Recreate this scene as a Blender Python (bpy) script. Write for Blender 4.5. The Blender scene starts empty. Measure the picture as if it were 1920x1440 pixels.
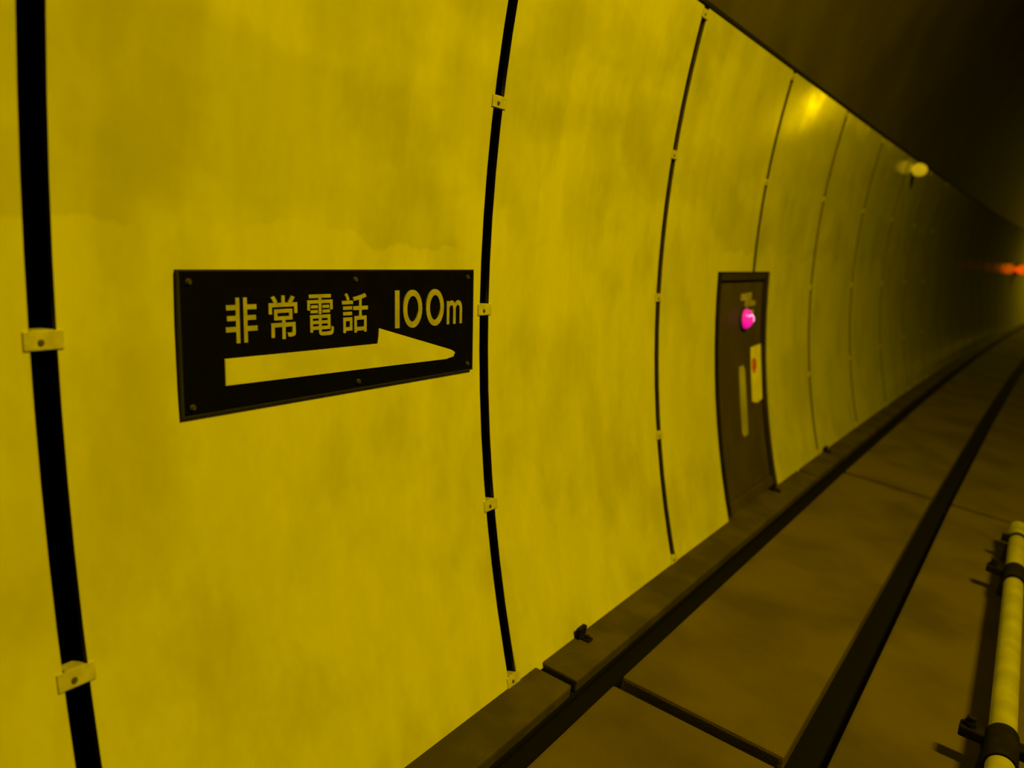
import bpy, bmesh, math, random
from mathutils import Matrix, Vector

C = bpy.context.scene.collection
sc = bpy.context.scene
PI = math.pi
random.seed(7)

# ------------------------------------------------------------------ camera, world, light, exposure
F_PX, YAW, PITCH, ROLL, EYE = 1516.164, -0.554197, -0.240177, 0.157398, 1.554334
cyw, syw, cp, sp = math.cos(YAW), math.sin(YAW), math.cos(PITCH), math.sin(PITCH)
fwd = Vector((syw * cp, cyw * cp, sp)); rt = Vector((cyw, -syw, 0)); up = rt.cross(fwd)
cr_, sr_ = math.cos(ROLL), math.sin(ROLL)
cr, cu = cr_ * rt + sr_ * up, -sr_ * rt + cr_ * up
cd = bpy.data.cameras.new('camera'); cam = bpy.data.objects.new('camera', cd); C.objects.link(cam)
cam.matrix_world = Matrix(((cr.x, cu.x, -fwd.x, 0), (cr.y, cu.y, -fwd.y, 0), (cr.z, cu.z, -fwd.z, EYE), (0, 0, 0, 1)))
cd.sensor_fit = 'HORIZONTAL'; cd.sensor_width = 36; cd.lens = 36 * F_PX / 1920
cd.clip_start = 0.05; cd.clip_end = 300
cd.dof.use_dof = True; cd.dof.focus_distance = 2.3; cd.dof.aperture_fstop = (cd.lens / 1000) / 0.017
sc.camera = cam

w = bpy.data.worlds.new('tunnel_dark'); sc.world = w; w.use_nodes = True
w.node_tree.nodes['Background'].inputs[0].default_value = (1, .64, 0, 1)
w.node_tree.nodes['Background'].inputs[1].default_value = 0.0015

SODIUM = (1.0, 0.665, 0.0)
NEAR_POWER, FAR_POWER = 325.0, 58.0
vs = sc.view_settings
vs.view_transform = 'Standard'; vs.look = 'None'; vs.gamma = 1; vs.use_curve_mapping = False
vs.exposure = 0.0

# ------------------------------------------------------------------ tunnel geometry (metres; s runs along the tunnel)
K, R, ZC, XW = 0.00213786, 5.24012, 1.945014, -1.563345
CX = XW + R
S0, L = 0.76663, 1.4
ZT, ZB = 2.4244, -0.1116
LEDGE = -0.09

def wx(z, off=0.0):
    return CX - math.sqrt(max((R - off) ** 2 - (z - ZC) ** 2, 1e-6))
def frame(s):
    a = s * K; ca, sa = math.cos(a), math.sin(a)
    p = Vector(((1 - ca) / K, sa / K, 0))
    return Matrix(((ca, sa, 0, p.x), (-sa, ca, 0, p.y), (0, 0, 1, 0), (0, 0, 0, 1)))
def pt(x, s, z):
    return frame(s) @ Vector((x, 0, z))
def wall_frame(s, z, off=0.0):
    """local u = along the tunnel, v = up the wall, n = out of the wall"""
    tx = (CX - wx(z)) / R; tz = (ZC - z) / R
    n = Vector((tx, 0, tz)); u = Vector((0, 1, 0)); v = n.cross(u)
    q = Vector((wx(z, off), 0, z))
    m = Matrix(((u.x, v.x, n.x, q.x), (u.y, v.y, n.y, q.y), (u.z, v.z, n.z, q.z), (0, 0, 0, 1)))
    return frame(s) @ m

# ------------------------------------------------------------------ materials
def mat(name, col, rough=.6, metal=0, col2=None, scale=(6, 6, 6), bump=0, bscale=60, spec=.5, lo=.4, hi=.65, detail=5, emit=None, estr=0, coat=0):
    m = bpy.data.materials.new(name); m.use_nodes = True
    nt = m.node_tree; b = nt.nodes['Principled BSDF']
    b.inputs['Base Color'].default_value = (*col, 1); b.inputs['Roughness'].default_value = rough
    b.inputs['Metallic'].default_value = metal; b.inputs['Specular IOR Level'].default_value = spec
    b.inputs['Coat Weight'].default_value = coat; b.inputs['Coat Roughness'].default_value = .12
    geo = nt.nodes.new('ShaderNodeNewGeometry')
    if col2:
        mp = nt.nodes.new('ShaderNodeMapping'); mp.inputs['Scale'].default_value = scale
        nt.links.new(geo.outputs['Position'], mp.inputs['Vector'])
        n = nt.nodes.new('ShaderNodeTexNoise'); n.inputs['Scale'].default_value = 1; n.inputs['Detail'].default_value = detail
        nt.links.new(mp.outputs[0], n.inputs['Vector'])
        r = nt.nodes.new('ShaderNodeValToRGB')
        r.color_ramp.elements[0].position = lo; r.color_ramp.elements[1].position = hi
        r.color_ramp.elements[0].color = (*col2, 1); r.color_ramp.elements[1].color = (*col, 1)
        nt.links.new(n.outputs['Fac'], r.inputs[0]); nt.links.new(r.outputs[0], b.inputs['Base Color'])
    if bump:
        n2 = nt.nodes.new('ShaderNodeTexNoise'); n2.inputs['Scale'].default_value = bscale; n2.inputs['Detail'].default_value = 4
        nt.links.new(geo.outputs['Position'], n2.inputs['Vector'])
        bp = nt.nodes.new('ShaderNodeBump'); bp.inputs['Strength'].default_value = bump; bp.inputs['Distance'].default_value = .004
        nt.links.new(n2.outputs['Fac'], bp.inputs['Height']); nt.links.new(bp.outputs[0], b.inputs['Normal'])
    if emit:
        b.inputs['Emission Color'].default_value = (*emit, 1); b.inputs['Emission Strength'].default_value = estr
    return m

def panel_material():
    """enamelled lining panel: off-white, with tall wiped streaks and a few blotches of soot"""
    m = bpy.data.materials.new('enamel_panel'); m.use_nodes = True
    nt = m.node_tree; b = nt.nodes['Principled BSDF']; N = nt.nodes.new; Lk = nt.links.new
    b.inputs['Roughness'].default_value = .33; b.inputs['Specular IOR Level'].default_value = .45
    geo = N('ShaderNodeNewGeometry')
    def noise(scale, detail, rough=.5):
        mp = N('ShaderNodeMapping'); mp.inputs['Scale'].default_value = scale
        Lk(geo.outputs['Position'], mp.inputs['Vector'])
        n = N('ShaderNodeTexNoise'); n.inputs['Scale'].default_value = 1; n.inputs['Detail'].default_value = detail
        n.inputs['Roughness'].default_value = rough
        Lk(mp.outputs[0], n.inputs['Vector']); return n.outputs['Fac']
    def ramp(v, lo, hi, a, c):
        r = N('ShaderNodeMapRange'); r.interpolation_type = 'SMOOTHSTEP'
        r.inputs['From Min'].default_value = lo; r.inputs['From Max'].default_value = hi
        r.inputs['To Min'].default_value = a; r.inputs['To Max'].default_value = c
        Lk(v, r.inputs['Value']); return r.outputs[0]
    def mul(a, c):
        x = N('ShaderNodeMath'); x.operation = 'MULTIPLY'; Lk(a, x.inputs[0]); Lk(c, x.inputs[1]); return x.outputs[0]
    streak = ramp(noise((9, 9, 1.1), 4), .35, .65, .93, 1.0)
    blotch = ramp(noise((2.6, 2.6, 1.9), 5, .55), .34, .56, .84, 1.0)
    fine = ramp(noise((38, 38, 20), 3), .3, .7, .965, 1.0)
    # the sweeper has wiped the lower band of the wall cleaner than the upper one
    sep = N('ShaderNodeSeparateXYZ'); Lk(geo.outputs['Position'], sep.inputs[0])
    wob = N('ShaderNodeMath'); wob.operation = 'MULTIPLY_ADD'; wob.inputs[1].default_value = .22
    Lk(noise((4, 4, .4), 3), wob.inputs[0]); Lk(sep.outputs['Z'], wob.inputs[2])
    upper = ramp(noise((1.7, 1.7, 3.2), 3), .42, .58, .87, 1.0)
    wiped = ramp(wob.outputs[0], 1.46, 1.52, 1.0, 0.0)
    mx = N('ShaderNodeMath'); mx.operation = 'MAXIMUM'; Lk(upper, mx.inputs[0]); Lk(wiped, mx.inputs[1])
    dirt = mul(mul(mul(streak, blotch), fine), mx.outputs[0])
    mix = N('ShaderNodeMix'); mix.data_type = 'RGBA'
    mix.inputs['A'].default_value = (0, 0, 0, 1); mix.inputs['B'].default_value = (.70, .72, .64, 1)
    Lk(dirt, mix.inputs['Factor']); Lk(mix.outputs['Result'], b.inputs['Base Color'])
    Lk(ramp(dirt, .7, 1.0, .15, .075), b.inputs['Roughness'])
    n2 = N('ShaderNodeTexNoise'); n2.inputs['Scale'].default_value = 5; Lk(geo.outputs['Position'], n2.inputs['Vector'])
    bp = N('ShaderNodeBump'); bp.inputs['Strength'].default_value = .05; bp.inputs['Distance'].default_value = .004
    Lk(n2.outputs['Fac'], bp.inputs['Height']); Lk(bp.outputs[0], b.inputs['Normal'])
    return m

M = {}
M['panel'] = panel_material()
M['backing'] = mat('shade_backing', (.012, .011, .010), .95, spec=.1)  # near-black colour stands in for the shade behind the panel joints
M['lining'] = mat('tunnel_lining', (.095, .082, .07), .9, col2=(.065, .055, .048), scale=(1.2, 1.2, 1.2), bump=.5, bscale=25, spec=.15)
M['slab'] = mat('walkway_slab', (.105, .083, .07), .85, col2=(.068, .053, .045), scale=(2.2, 2.2, 2.2), bump=.6, bscale=120, spec=.2, lo=.34, hi=.58)
M['groove'] = mat('groove_bed', (.005, .0045, .004), .95, spec=.1)  # bed coloured almost black for the shade down in the grooves
M['ledge'] = mat('wall_foot_ledge', (.080, .066, .054), .9, col2=(.05, .041, .035), scale=(5, 5, 5), bump=.5, bscale=70, spec=.15)
M['gasket'] = mat('joint_gasket', (.16, .135, .11), .9, col2=(.12, .10, .08), scale=(20, 20, 20), spec=.1)
M['clip'] = mat('galvanised_clip', (.62, .62, .55), .45, metal=.1, col2=(.50, .50, .45), scale=(40, 40, 40))
M['screw'] = mat('dull_screw', (.10, .09, .08), .6, metal=.3)
M['black'] = mat('sign_black', (.0025, .0025, .0025), .7, col2=(.0035, .0035, .0035), scale=(20, 20, 20), spec=.03)
M['edge'] = mat('sign_edge', (.018, .018, .017), .6, metal=.1, col2=(.012, .012, .011), scale=(20, 20, 20))
M['letter'] = mat('sign_letter', (.42, .42, .36), .6, col2=(.34, .34, .29), scale=(30, 30, 30), spec=.2)
M['arrow'] = mat('sign_arrow', (.62, .64, .58), .6, col2=(.54, .55, .50), scale=(8, 8, 8), spec=.2)
M['bolt'] = mat('bolt_steel', (.10, .10, .09), .4, metal=.3, col2=(.06, .06, .055), scale=(60, 60, 60))
M['cab'] = mat('cabinet_paint', (.072, .058, .045), .6, col2=(.052, .042, .033), scale=(5, 5, 2), spec=.25, bump=.15)
M['cabdark'] = mat('cabinet_frame', (.035, .028, .022), .75, col2=(.026, .021, .017), scale=(6, 6, 6), spec=.2)
M['notice'] = mat('notice_paper', (.86, .86, .80), .6, col2=(.70, .70, .62), scale=(9, 9, 9))
M['red'] = mat('notice_red', (.62, .09, .05), .6, col2=(.55, .16, .08), scale=(20, 20, 20))
M['pale'] = mat('pale_plate', (.42, .42, .38), .6, col2=(.30, .30, .26), scale=(10, 10, 4))
M['faded'] = mat('faded_mark', (.38, .37, .32), .7, col2=(.27, .26, .22), scale=(18, 18, 18))
M['lamp_red'] = mat('indicator_lens', (.8, .05, .4), .25, emit=(.78, 0.0, .30), estr=1.0)
M['lamp_trace'] = mat('indicator_trace', (.9, .5, .8), .3, emit=(1.0, .55, .85), estr=1.3)
M['lamp_far'] = mat('far_lamp_lens', (.7, .1, .03), .4, emit=(1.0, .10, .0), estr=.8)
M['lamp_pale'] = mat('marker_lens', (.6, .52, .25), .4, emit=(1.0, .68, .01), estr=.34)
M['pipe'] = mat('white_pipe', (.40, .40, .34), .55, col2=(.30, .30, .26), scale=(8, 8, 8), spec=.4)
M['rubber'] = mat('dark_clamp', (.008, .007, .006), .8, col2=(.013, .011, .009), scale=(20, 20, 20), spec=.08)
M['housing'] = mat('lamp_housing', (.25, .25, .24), .6, metal=.2, col2=(.18, .18, .17), scale=(9, 9, 9))
M['glass'] = mat('lamp_glass', (.9, .7, .2), .3, emit=SODIUM, estr=6)
M['road'] = mat('road_asphalt', (.05, .048, .045), .9, col2=(.035, .034, .032), scale=(10, 10, 10), bump=.6, bscale=150, spec=.15)

# ------------------------------------------------------------------ helpers
def obj(name, bm, m, parent=None, mw=None, smooth=False):
    me = bpy.data.meshes.new(name)
    bmesh.ops.recalc_face_normals(bm, faces=bm.faces[:]); bm.to_mesh(me); bm.free()
    me.materials.append(m)
    if smooth:
        for p in me.polygons: p.use_smooth = True
        me.set_sharp_from_angle(angle=math.radians(35))
    return link(name, me, parent, mw)
def link(name, me, parent=None, mw=None):
    o = bpy.data.objects.new(name, me); C.objects.link(o)
    mw = mw or Matrix()
    if parent is not None:
        o.parent = parent
        pm = Matrix(); q = parent
        while q is not None: pm = q.matrix_basis @ pm; q = q.parent
        o.matrix_basis = pm.inverted() @ mw
    else:
        o.matrix_basis = mw
    return o
def thing(name, label, cat, mw, group=None):
    o = bpy.data.objects.new(name, None); C.objects.link(o); o.matrix_basis = mw; o.empty_display_size = .1
    o['label'] = label; o['category'] = cat
    if group: o['group'] = group
    return o
def structure(o): o['kind'] = 'structure'; return o
def box(bm, x0, x1, y0, y1, z0, z1, bev=0, seg=2):
    r = bmesh.ops.create_cube(bm, size=1, matrix=Matrix.Translation(((x0 + x1) / 2, (y0 + y1) / 2, (z0 + z1) / 2)) @ Matrix.Diagonal((x1 - x0, y1 - y0, z1 - z0, 1)))
    if bev:
        es = {e for v in r['verts'] for e in v.link_edges}
        bmesh.ops.bevel(bm, geom=list(es), offset=bev, segments=seg, affect='EDGES', profile=.6)
    return bm
def cyl(bm, p, d, r, h, seg=20, r2=None, bev=0):
    q = Vector(d).normalized().to_track_quat('Z', 'Y').to_matrix().to_4x4()
    return bmesh.ops.create_cone(bm, cap_ends=True, segments=seg, radius1=r, radius2=r if r2 is None else r2, depth=h,
                                 matrix=Matrix.Translation(Vector(p) + Vector(d).normalized() * h / 2) @ q)
def prism(bm, pts, z0, z1, bev=0):
    a = [bm.verts.new((x, y, z0)) for x, y in pts]; b = [bm.verts.new((x, y, z1)) for x, y in pts]
    n = len(pts); top = bm.faces.new(b); bm.faces.new(a[::-1])
    for i in range(n): bm.faces.new((a[i], a[(i + 1) % n], b[(i + 1) % n], b[i]))
    if bev:
        bmesh.ops.bevel(bm, geom=list(top.edges), offset=bev, segments=2, affect='EDGES')
    return bm
def shell(bm, y0, y1, z0, z1, off_in, off_out, nz=18, bev=.004):
    """a curved sheet following the wall between two offsets, with rounded outer edges"""
    zs = [z0 + (z1 - z0) * i / nz for i in range(nz + 1)]
    fr, bk = [], []
    for z in zs:
        fr.append([bm.verts.new((wx(z, off_out), y, z)) for y in (y0, y1)])
        bk.append([bm.verts.new((wx(z, off_in), y, z)) for y in (y0, y1)])
    rim = []
    for i in range(nz):
        f = bm.faces.new((fr[i][0], fr[i][1], fr[i + 1][1], fr[i + 1][0]))
        bm.faces.new((bk[i][0], bk[i + 1][0], bk[i + 1][1], bk[i][1]))
        bm.faces.new((fr[i][0], fr[i + 1][0], bk[i + 1][0], bk[i][0]))
        bm.faces.new((fr[i][1], bk[i][1], bk[i + 1][1], fr[i + 1][1]))
    bm.faces.new((fr[0][0], bk[0][0], bk[0][1], fr[0][1]))
    bm.faces.new((fr[nz][0], fr[nz][1], bk[nz][1], bk[nz][0]))
    if bev:
        es = [bm.edges.get((fr[i][j], fr[i + 1][j])) for i in range(nz) for j in (0, 1)]
        es += [bm.edges.get((fr[0][0], fr[0][1])), bm.edges.get((fr[nz][0], fr[nz][1]))]
        bmesh.ops.bevel(bm, geom=[e for e in es if e], offset=bev, segments=2, affect='EDGES')
    return bm
def shell_poly(bm, y_z_rects, off_in, off_out, nz=10):
    for (y0, y1, z0, z1) in y_z_rects: shell(bm, y0, y1, z0, z1, off_in, off_out, nz, 0)
    bmesh.ops.remove_doubles(bm, verts=bm.verts[:], dist=1e-5)
    return bm
def sweep_surface(bm, prof, s_list):
    """sweep an open (x, z) profile along the bent tunnel"""
    rows = [[bm.verts.new(pt(x, s, z)) for x, z in prof] for s in s_list]
    for a, b in zip(rows, rows[1:]):
        for i in range(len(prof) - 1): bm.faces.new((a[i], a[i + 1], b[i + 1], b[i]))
    return bm

# ------------------------------------------------------------------ the setting
S_BACK, S_END = -9.0, 118.0
SS = [S_BACK + (S_END - S_BACK) * i / 90 for i in range(91)]

# wall_left: dark rear sheet that carries the panels
zs = [ZB - .25 + (ZT - .02 - ZB + .25) * i / 24 for i in range(25)]
bm = sweep_surface(bmesh.new(), [(wx(z, -.085), z) for z in zs], SS)
# a shelf closes the slot between sheet and lining at the top
wall = structure(obj('wall_left', bm, M['backing'], smooth=True))
wall['label'] = 'tunnel side wall clad in yellow lit enamel panels'

# ceiling: concrete vault behind and above the panel tops, round to the far side of the road
angs0 = math.asin((ZT - .06 - ZC) / R)
prof = []
for i in range(61):
    a = PI - angs0 - (PI - angs0 - (-.42)) * i / 60
    prof.append((CX + (R + .10) * math.cos(a), ZC + (R + .10) * math.sin(a)))
ceil = structure(obj('ceiling', sweep_surface(bmesh.new(), prof, SS), M['lining'], smooth=True))

# floor: bed under the slabs, kerb face, roadway
bm = sweep_surface(bmesh.new(), [(-1.35, LEDGE - .05), (-.995, LEDGE - .05), (-.995, -.16), (-.80, -.16), (-.80, -.075), (.62, -.075)], SS)
floor = structure(obj('floor', bm, M['groove']))
bm = sweep_surface(bmesh.new(), [(.62, -.075), (.62, -.72), (2 * CX + 1.2, -.72)], SS)
obj('roadway', bm, M['road'], floor)
# wall end, far away round the bend
T1, DT = 2.33045, 3.45821
TJ = [T1 + DT * i for i in range(-3, 33)]
G1R, G2L, G2R = -.848, -.290, -.176
# slabs
def slab_mesh(x0, x1, l):
    bm = box(bmesh.new(), x0, x1, -l / 2, l / 2, -.075, 0, .012)
    me = bpy.data.meshes.new('paving_slab'); bm.to_mesh(me); bm.free(); me.materials.append(M['slab']); return me
GT = .062
ma, mb = slab_mesh(G1R, G2L, DT - GT), slab_mesh(G2R, .60, DT - GT)
bm = box(bmesh.new(), -1.24, -1.0, -(DT - .03) / 2, (DT - .03) / 2, LEDGE - .05, LEDGE, .008)
ml = bpy.data.meshes.new('ledge_block'); bm.to_mesh(ml); bm.free(); ml.materials.append(M['ledge'])
for i in range(len(TJ) - 1):
    c = (TJ[i] + TJ[i + 1]) / 2
    for me, nm in ((ma, 'paving_slab'), (mb, 'paving_slab'), (ml, 'ledge_block')):
        link(nm, me, floor, frame(c) @ Matrix.Translation((0, 0, random.uniform(-.002, .002) if nm == 'paving_slab' else 0)))

# ------------------------------------------------------------------ wall panels
def dark_ends(me):
    me.materials.append(M['gasket'])          # the joint sides of a panel carry a dark gasket
    for p in me.polygons:
        if abs(p.normal.y) > .9: p.material_index = 1
GAP = .046
CAB_S0, CAB_S1, CAB_Z1 = 4.345, 5.30, 1.262
bm = shell(bmesh.new(), -(L - GAP) / 2, (L - GAP) / 2, ZB, ZT, -.014, 0)
pm = bpy.data.meshes.new('wall_panel'); bmesh.ops.recalc_face_normals(bm, faces=bm.faces[:]); bm.to_mesh(pm); bm.free()
pm.materials.append(M['panel']); dark_ends(pm)
for p in pm.polygons: p.use_smooth = True
pm.set_sharp_from_angle(angle=math.radians(35))
N_SINGLE = 26
for n in range(-3, N_SINGLE):
    c = S0 + (n + .5) * L
    a, b = -(L - GAP) / 2, (L - GAP) / 2
    if n in (2, 3):
        bm = bmesh.new()
        cut = (CAB_S0 if n == 2 else CAB_S1) - c
        zs_ = [ZB + (CAB_Z1 - ZB) * i / 10 for i in range(11)] + [CAB_Z1 + (ZT - CAB_Z1) * i / 9 for i in range(1, 10)]
        # outline grid: the full sheet less the corner the cabinet fills
        ys = (a, cut, b)
        fv = {}
        def V(i, j, o):
            if (i, j, o) not in fv: fv[(i, j, o)] = bm.verts.new((wx(zs_[i], o), ys[j], zs_[i]))
            return fv[(i, j, o)]
        keep = lambda i, j: 0 <= i < len(zs_) - 1 and 0 <= j < 2 and not (i < 10 and j == (1 if n == 2 else 0))
        for i in range(len(zs_) - 1):
            for j in range(2):
                if not keep(i, j): continue
                for o in (0, -.014):
                    bm.faces.new((V(i, j, o), V(i, j + 1, o), V(i + 1, j + 1, o), V(i + 1, j, o)))
                for (di, dj, e0, e1) in ((-1, 0, (i, j), (i, j + 1)), (1, 0, (i + 1, j), (i + 1, j + 1)), (0, -1, (i, j), (i + 1, j)), (0, 1, (i, j + 1), (i + 1, j + 1))):
                    if not keep(i + di, j + dj):
                        bm.faces.new((V(*e0, 0), V(*e1, 0), V(*e1, -.014), V(*e0, -.014)))
        dark_ends(obj('wall_panel', bm, M['panel'], wall, frame(c), smooth=True).data)
    else:
        link('wall_panel', pm, wall, frame(c))
# the panels that shrink below a few pixels, joined
bm = bmesh.new()
for n in range(N_SINGLE, 80):
    k0 = len(bm.verts)
    shell(bm, -(L - GAP) / 2, (L - GAP) / 2, ZB, ZT, -.014, 0, 8, 0)
    bm.verts.ensure_lookup_table()
    bmesh.ops.transform(bm, matrix=frame(S0 + (n + .5) * L), verts=bm.verts[k0:])
o = obj('distant_panels', bm, M['panel'], wall, smooth=True); o['kind'] = 'stuff'

# clips that hold the panels at each joint (> screw)
def clip_mesh():
    bm = bmesh.new()
    box(bm, -.037, .037, -.018, .018, -.002, .0025, .0012)
    box(bm, -.020, .020, -.019, .019, -.040, -.001)
    me = bpy.data.meshes.new('panel_clip'); bm.to_mesh(me); bm.free(); me.materials.append(M['clip']); return me
cm = clip_mesh()
bm = bmesh.new(); cyl(bm, (0, 0, .002), (0, 0, 1), .007, .003, 10, .0055)
sm = bpy.data.meshes.new('screw'); bm.to_mesh(sm); bm.free(); sm.materials.append(M['screw'])
for n in range(-1, 9):
    for z in (-.075, .500, 1.143, 1.793, 2.395):
        if n == 3 and z < CAB_Z1: continue
        mw = wall_frame(S0 + n * L, z, .001)
        c = link('panel_clip', cm, wall, mw)
        link('screw', sm, c, mw @ Matrix.Translation((-.006, -.004, 0)))

# capping trim along the panel tops
bm = bmesh.new()
prof = [(wx(ZT + .004, -.095), ZT + .004), (wx(ZT + .004, .004), ZT + .004), (wx(ZT + .004, .004), ZT + .022), (wx(ZT + .022, -.11), ZT + .022)]
structure(obj('trim_1', sweep_surface(bm, prof, SS), M['backing']))

# feet bolted to the ledge at the wall base, by the joints
for s in (2.612, 5.155, 6.52):
    bm = bmesh.new()
    box(bm, -.035, .035, -.012, .012, 0, .055, .005)
    box(bm, -.022, .022, -.012, .060, 0, .012, .004)
    cyl(bm, (0, .038, .010), (0, 0, 1), .012, .014, 8)
    f = frame(s) @ Matrix.Translation((wx(ZB + .02, .010), 0, LEDGE)) @ Matrix.Rotation(-PI / 2, 4, 'Z') @ Matrix.Scale(.8, 4)
    obj('foot_bracket', bm, M['rubber'], wall, f)

# ------------------------------------------------------------------ the black distance sign
SG = wall_frame(1.5645, 1.1147, .0065)
sign = thing('distance_sign', 'black rectangular sign with pale characters, 100m and an arrow pointing right', 'sign', SG)
UC, ZM = 1.549, 1.119
# (s, z) measured on the board -> sign plane
def uv(s, z): return ((s - UC) * 1.01, (z - ZM) * 1.0225)
bm = box(bmesh.new(), -.522, .522, -.156, .156, -.006, .006, .002)
obj('sign_board', bm, M['black'], sign, SG)
bm = bmesh.new()
for (x0, x1, y0, y1) in ((-.526, .526, .156, .160), (-.526, .526, -.160, -.156), (-.526, -.522, -.156, .156), (.522, .526, -.156, .156)):
    box(bm, x0, x1, y0, y1, -.006, .007)
obj('sign_rim', bm, M['edge'], sign, SG)
def glyph(ch, s0, s1, z0, z1, bold=.004, name='character'):
    cu_ = bpy.data.curves.new('glyph', 'FONT'); cu_.body = ch; cu_.size = 1; cu_.resolution_u = 6; cu_.offset = 0
    to = bpy.data.objects.new('glyph', cu_); C.objects.link(to)
    dg = bpy.context.evaluated_depsgraph_get(); dg.update()
    me = bpy.data.meshes.new_from_object(to.evaluated_get(dg)); bpy.data.objects.remove(to)
    bm = bmesh.new(); bm.from_mesh(me); bpy.data.meshes.remove(me)
    xs = [v.co.x for v in bm.verts]; ys = [v.co.y for v in bm.verts]
    (ua, va), (ub, vb) = uv(s0, z0), uv(s1, z1)
    sx, sy = (ub - ua) / (max(xs) - min(xs)), (vb - va) / (max(ys) - min(ys))
    for v in bm.verts:
        v.co = Vector((ua + (v.co.x - min(xs)) * sx, va + (v.co.y - min(ys)) * sy, 0))
    bmesh.ops.remove_doubles(bm, verts=bm.verts[:], dist=1e-6)
    bmesh.ops.recalc_face_normals(bm, faces=bm.faces[:])
    # thicken strokes sideways by pushing the outline outward
    if bold:
        be = [e for e in bm.edges if e.is_boundary]
        nrm = {}
        for e in be:
            f = e.link_faces[0]; a, b = e.verts[0].co, e.verts[1].co
            d = (b - a); 
            if d.length < 1e-9: continue
            n = Vector((d.y, -d.x, 0)).normalized()
            if n.dot(f.calc_center_median() - (a + b) / 2) > 0: n.negate()
            for v in e.verts: nrm.setdefault(v, []).append(n)
        for v, ns in nrm.items():
            t = sum(ns, Vector())
            if t.length > 1e-6:
                t.normalize(); c = max(.45, t.dot(ns[0])); v.co += t * bold / c
    r = bmesh.ops.extrude_face_region(bm, geom=bm.faces[:])
    for g in r['geom']:
        if isinstance(g, bmesh.types.BMVert): g.co.z = .0045
    return obj(name, bm, M['letter'], sign, SG @ Matrix.Translation((0, 0, .0055)))
glyph('非', 1.143, 1.226, 1.114, 1.212, .0016)
glyph('常', 1.262, 1.346, 1.114, 1.214, .0012)
glyph('電', 1.380, 1.466, 1.114, 1.214, .0010)
glyph('話', 1.497, 1.590, 1.114, 1.214, .0012)
glyph('1', 1.700, 1.716, 1.116, 1.217, .0015, 'digit')
def ring(s0, s1, z0, z1, t, name):
    (ua, va), (ub, vb) = uv(s0, z0), uv(s1, z1)
    cx, cy, rx, ry = (ua + ub) / 2, (va + vb) / 2, (ub - ua) / 2, (vb - va) / 2
    bm = bmesh.new(); n = 40; g = []
    for i in range(n):
        a = 2 * PI * i / n; c_, s_ = math.cos(a), math.sin(a)
        g.append([bm.verts.new((cx + (rx - q) * c_, cy + (ry - q) * s_, z)) for q, z in ((0, 0), (0, .0045), (t, .0045), (t, 0))])
    for i in range(n):
        A, B = g[i], g[(i + 1) % n]
        for j in range(4): bm.faces.new((A[j], B[j], B[(j + 1) % 4], A[(j + 1) % 4]))
    return obj(name, bm, M['letter'], sign, SG @ Matrix.Translation((0, 0, .0055)))
ring(1.733, 1.816, 1.112, 1.219, .0175, 'digit')
ring(1.834, 1.917, 1.112, 1.219, .0175, 'digit')
glyph('m', 1.932, 2.006, 1.114, 1.182, .0012, 'unit_letter')
ap = [uv(*q) for q in ((1.136, 1.020), (1.930, 1.009), (1.966, 1.013), (1.974, 1.026), (1.955, 1.035), (1.634, 1.119), (1.628, 1.077), (1.136, 1.080))]
obj('arrow', prism(bmesh.new(), ap, .0055, .0105, .001), M['arrow'], sign, SG)
for s, z in ((1.053, 1.250), (1.547, 1.250), (2.036, 1.252), (1.052, .983), (1.555, .983), (2.040, .984)):
    u, v = uv(s, z)
    bm = bmesh.new(); cyl(bm, (u, v, .0055), (0, 0, 1), .0075, .004, 16); cyl(bm, (u, v, .0090), (0, 0, 1), .0052, .004, 6)
    obj('bolt', bm, M['bolt'], sign, SG)

# ------------------------------------------------------------------ the dark cabinet set in the wall
CM = frame((CAB_S0 + CAB_S1) / 2) @ Matrix.Translation((0, 0, 0))
CCS = (CAB_S0 + CAB_S1) / 2
base = frame(CCS) @ Matrix.Translation((wx(ZB), 0, LEDGE))
cab = thing('emergency_cabinet', 'tall dark cabinet recessed in the wall, with glowing pink lamp and white notice', 'cabinet', base)
ya, yb = CAB_S0 - CCS + .004, CAB_S1 - CCS - .004
CF = frame(CCS)
ZD0, ZD1 = -.085, CAB_Z1 - .004
def cshell(rects, oi, oo, name, m, nz=10, parent=cab):
    bm = bmesh.new()
    for (y0, y1, z0, z1) in rects: shell(bm, y0, y1, z0, z1, oi, oo, nz, .003)
    return obj(name, bm, m, parent, CF, smooth=True)
cshell([(ya, yb, ZD0, ZD1)], -.080, -.062, 'back_box', M['cabdark'], 12)
FW = .045
cshell([(ya, ya + .085, ZD0, ZD1)], -.066, -.008, 'frame_post', M['rubber'], 12)
cshell([(yb - FW * .7, yb, ZD0, ZD1)], -.066, -.006, 'frame_post', M['cabdark'], 12)
cshell([(ya + .085, yb - FW * .7, ZD1 - .05, ZD1)], -.066, -.010, 'frame_head', M['cabdark'], 3)
cshell([(ya + .085, yb - FW * .7, ZD0, ZD0 + .05)], -.066, -.012, 'frame_sill', M['cab'], 3)
door = cshell([(ya + .095, yb - FW * .7 - .008, ZD0 + .056, ZD1 - .062)], -.062, -.026, 'door', M['cab'], 12)
OFF = -.0265
def on_cab(s, z, off=OFF): return wall_frame(s, z, off)
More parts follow.
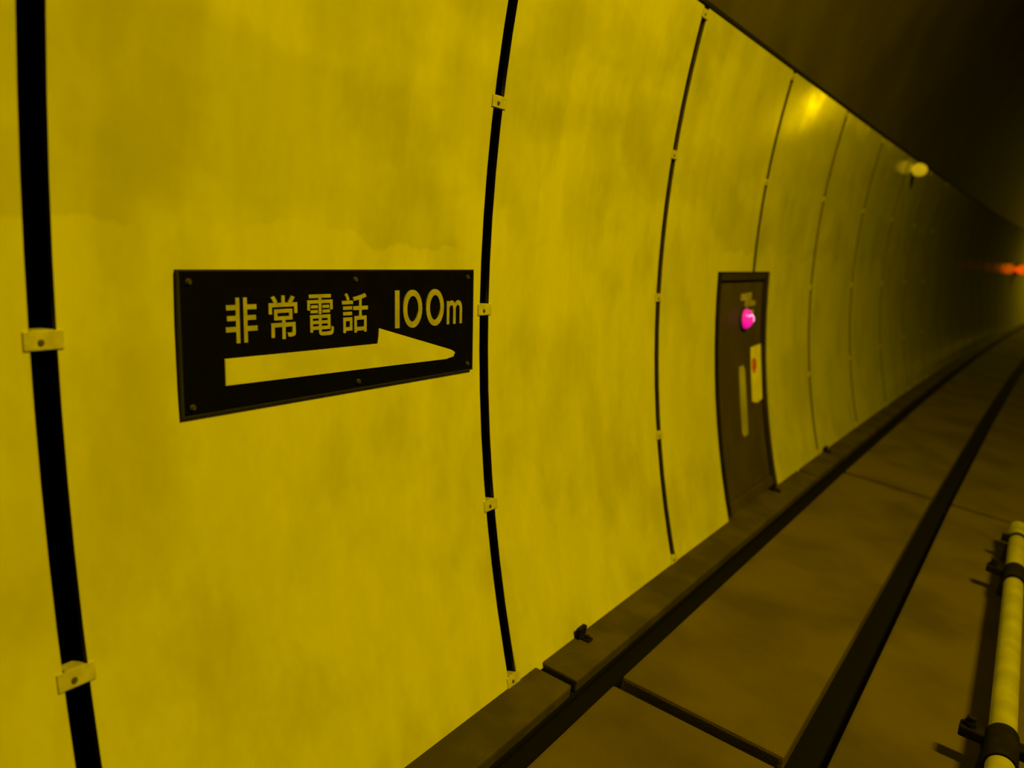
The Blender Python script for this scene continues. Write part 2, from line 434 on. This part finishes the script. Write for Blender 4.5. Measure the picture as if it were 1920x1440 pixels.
# signal lamp: bezel and domed glowing lens
ml_ = on_cab(4.905, .975)
bm = bmesh.new(); cyl(bm, (0, 0, 0), (0, 0, 1), .078, .014, 28, .070)
lamp = obj('signal_lamp', bm, M['cabdark'], cab, ml_, smooth=True)
bm = bmesh.new()
bmesh.ops.create_uvsphere(bm, u_segments=24, v_segments=14, radius=.060, matrix=Matrix.Translation((0, 0, .012)) @ Matrix.Diagonal((1, 1.0, .85, 1)))
bmesh.ops.bisect_plane(bm, geom=bm.verts[:] + bm.edges[:] + bm.faces[:], plane_co=(0, 0, .008), plane_no=(0, 0, -1), clear_outer=True)
o = obj('lamp_lens', bm, M['lamp_red'], lamp, ml_, smooth=True); o['label'] = 'glowing magenta domed lens'
bm = bmesh.new()  # smeared trace of the lamp's light, added as a glowing curved shape
pts = []
for i in range(9):
    a = .2 + 1.9 * i / 8
    pts.append((-.018 + .040 * math.cos(a), -.026 + .050 * math.sin(a)))
for (x0, y0), (x1, y1) in zip(pts, pts[1:]):
    z0 = .012 + .85 * math.sqrt(max(.060 ** 2 - x0 * x0 - y0 * y0, 0)); z1 = .012 + .85 * math.sqrt(max(.060 ** 2 - x1 * x1 - y1 * y1, 0))
    d = Vector((x1 - x0, y1 - y0, z1 - z0)); cyl(bm, (x0, y0, z0), d, .004, d.length + .001, 8)
o = obj('light_trace', bm, M['lamp_trace'], lamp, ml_, smooth=True); o['label'] = 'bright pinkish white curved trace of lamp light'
# faded pictogram above the lamp
mk = on_cab(4.99, 1.08)
bm = bmesh.new()
prism(bm, [(-.155, .005), (.05, .005), (.05, .052), (-.155, .045)], 0, .003)
prism(bm, [(-.07, -.030), (.125, -.034), (.14, -.004), (.055, .004), (-.06, .004)], 0, .003)
prism(bm, [(-.085, -.062), (-.02, -.066), (.0, -.014), (-.07, -.030)], 0, .003)
prism(bm, [(-.015, -.094), (.095, -.096), (.11, -.058), (.0, -.056)], 0, .003)
o = obj('faded_marking', bm, M['faded'], door, mk); o['label'] = 'faded pale marking above the lamp'
# white notice with a red mark
mk = on_cab(5.185, .615)
bm = prism(bmesh.new(), [(-.125, -.165), (-.02, -.185), (.115, -.165), (.12, .195), (-.125, .18)], 0, .004)
nt_ = obj('notice', bm, M['notice'], door, mk); nt_['label'] = 'white notice with a red mark'
mk2 = on_cab(5.115, .675)
bm = prism(bmesh.new(), [(-.042, -.01), (-.02, -.048), (.018, -.05), (.05, -.012), (.045, .03), (.0, .052), (-.036, .04)], .003, .0055)
o = obj('red_mark', bm, M['red'], cab, mk2); o['label'] = 'red mark on the notice'
# tall pale strip plate / handle plate
mk = on_cab(4.885, .483)
bm = prism(bmesh.new(), [(-.055, -.20), (-.02, -.225), (.055, -.215), (.06, .19), (.03, .222), (-.05, .215)], 0, .006, .002)
o = obj('strip_plate', bm, M['pale'], door, mk); o['label'] = 'tall narrow pale plate'

# ------------------------------------------------------------------ white pipe along the walkway edge
PZ, PR = .120, .040
def px(s): return .2445 - (s - 2.66) * .0205
def pdir():
    return Vector((-.0205, 1, 0)).normalized()
pbase = Matrix.Translation(pt(px(3.0), 3.0, 0))
pipe = thing('white_pipe', 'white pipe held by dark clamps along the right edge of the walkway', 'pipe', pbase)
def tube(bm, s0, s1, r, seg=28):
    a, b = pt(px(s0), s0, PZ), pt(px(s1), s1, PZ); d = b - a
    cyl(bm, a, d, r, d.length, seg); return bm
obj('pipe_length', tube(bmesh.new(), 1.3, 2.70, PR), M['pipe'], pipe, smooth=True)
obj('pipe_length', tube(bmesh.new(), 2.80, 4.27, PR), M['pipe'], pipe, smooth=True)
obj('pipe_length', tube(bmesh.new(), 4.45, 5.14, PR), M['pipe'], pipe, smooth=True)
bm = tube(bmesh.new(), 5.12, 5.24, PR + .006)
obj('end_collar', bm, M['pipe'], pipe, smooth=True)
for s in (2.80, 4.46):
    bm = bmesh.new(); tube(bm, s - .17, s + .02, PR + .007)
    cl = obj('pipe_clamp', bm, M['rubber'], pipe, smooth=True)
    mwc = frame(s) @ Matrix.Translation((px(s), 0, PZ)) @ Matrix.Rotation(.02, 4, 'Z')
    bm = bmesh.new(); box(bm, -.118, .175, -.028, .028, -.030, .004, .006)
    obj('clamp_arm', bm, M['rubber'], cl, mwc)
    bm = bmesh.new(); cyl(bm, (-.092, 0, -.02), (0, 0, 1), .014, .055, 12); cyl(bm, (-.092, 0, .004), (0, 0, 1), .020, .014, 6)
    obj('clamp_bolt', bm, M['rubber'], cl, mwc)
    bm = bmesh.new(); box(bm, -.05, .05, -.05, .03, -PZ, -PR - .002, .006)
    obj('support_block', bm, M['cabdark'], pipe, mwc)
bm = bmesh.new(); s = 5.0
tube(bm, s - .02, s + .02, PR + .005); 
mwc = frame(s) @ Matrix.Translation((px(s), 0, PZ))
k0 = len(bm.verts); box(bm, -.075, -.035, -.016, .016, -.02, .02, .004); bm.verts.ensure_lookup_table()
bmesh.ops.transform(bm, matrix=mwc, verts=bm.verts[k0:])
obj('pipe_strap', bm, M['rubber'], pipe, smooth=True)
bm = bmesh.new(); box(bm, -.05, .05, -.04, .04, -PZ, -PR - .002, .006)
obj('support_block', bm, M['cabdark'], pipe, mwc)

# ------------------------------------------------------------------ red lamp far down the wall
mr = wall_frame(26.0, 1.40, .005)
rl = thing('red_wall_lamp', 'small red lamp shining far down the tunnel wall', 'lamp', mr)
bm = box(bmesh.new(), -.10, .10, -.15, .15, 0, .10, .02)
obj('lamp_body', bm, M['cabdark'], rl, mr)
bm = bmesh.new()
bmesh.ops.create_uvsphere(bm, u_segments=20, v_segments=12, radius=.15, matrix=Matrix.Translation((-.06, 0, .14)) @ Matrix.Diagonal((.8, .8, 1, 1)))
o = obj('lamp_lens', bm, M['lamp_far'], rl, mr, smooth=True); o['label'] = 'glowing orange red lens'

# ------------------------------------------------------------------ small marker lamp at the top of the far panels
mm = wall_frame(9.42, 2.335, .001)
mk_ = thing('marker_lamp', 'small pale lamp at the top edge of the distant wall panels', 'lamp', mm)
bm = box(bmesh.new(), .0, .06, -.05, .05, 0, .03, .006); box(bm, .02, .10, -.055, .055, .0, .12, .02)
obj('lamp_body', bm, M['housing'], mk_, mm)
bm = bmesh.new(); bmesh.ops.create_uvsphere(bm, u_segments=24, v_segments=12, radius=.085, matrix=Matrix.Translation((.02, 0, .065)) @ Matrix.Diagonal((.5, .78, .95, 1)))
o = obj('lamp_lens', bm, M['lamp_pale'], mk_, mm, smooth=True); o['label'] = 'softly lit pale yellow lens'

# ------------------------------------------------------------------ sodium luminaires (above and beyond the frame)
def luminaire(s, x, z, aim, power, label, size=(1.1, .35), spread=150):
    p = pt(x, s, z); t = aim - p
    q = t.to_track_quat('-Z', 'X').to_matrix().to_4x4()
    mw = Matrix.Translation(p) @ q
    lum = thing('tunnel_lamp', label, 'lamp', mw)
    bm = bmesh.new(); a, b = size[0] / 2 + .06, size[1] / 2 + .06
    box(bm, -a, a, -b, b, .02, .20, .03)
    box(bm, -a, a, -b, -b + .03, -.04, .03); box(bm, -a, a, b - .03, b, -.04, .03)
    box(bm, -a, -a + .03, -b, b, -.04, .03); box(bm, a - .03, a, -b, b, -.04, .03)
    obj('housing', bm, M['housing'], lum, mw)
    # bracket reaching back to the vault
    c = Vector((CX, 0, ZC)); v = Vector((x, 0, z)) - c; gap = R + .10 - v.length
    vn = frame(s).to_3x3() @ v.normalized()
    bm = bmesh.new(); cyl(bm, p + vn * .05, vn, .03, max(gap - .06, .1), 12); obj('bracket', bm, M['housing'], lum)
    ld = bpy.data.lights.new('sodium_light', 'AREA'); ld.shape = 'RECTANGLE'; ld.size, ld.size_y = size
    ld.color = SODIUM; ld.energy = power; ld.spread = math.radians(spread)
    lo = bpy.data.objects.new('sodium_light', ld); C.objects.link(lo); lo.parent = lum
    lo.matrix_basis = Matrix.Translation((0, 0, -.005))
    return lum
luminaire(2.3, 2.6, 6.55, pt(-1.1, 2.5, .8), NEAR_POWER, 'sodium lamp on the vault above the sign', spread=150)
luminaire(36.5, 6.75, 5.35, pt(-1.2, 33.0, .8), FAR_POWER, 'sodium lamp far down the tunnel on the right haunch', spread=122)
luminaire(31.0, .25, 4.95, pt(-1.45, 27.5, 1.0), 120.0, 'sodium lamp on the left haunch above the far red lamp', spread=150)
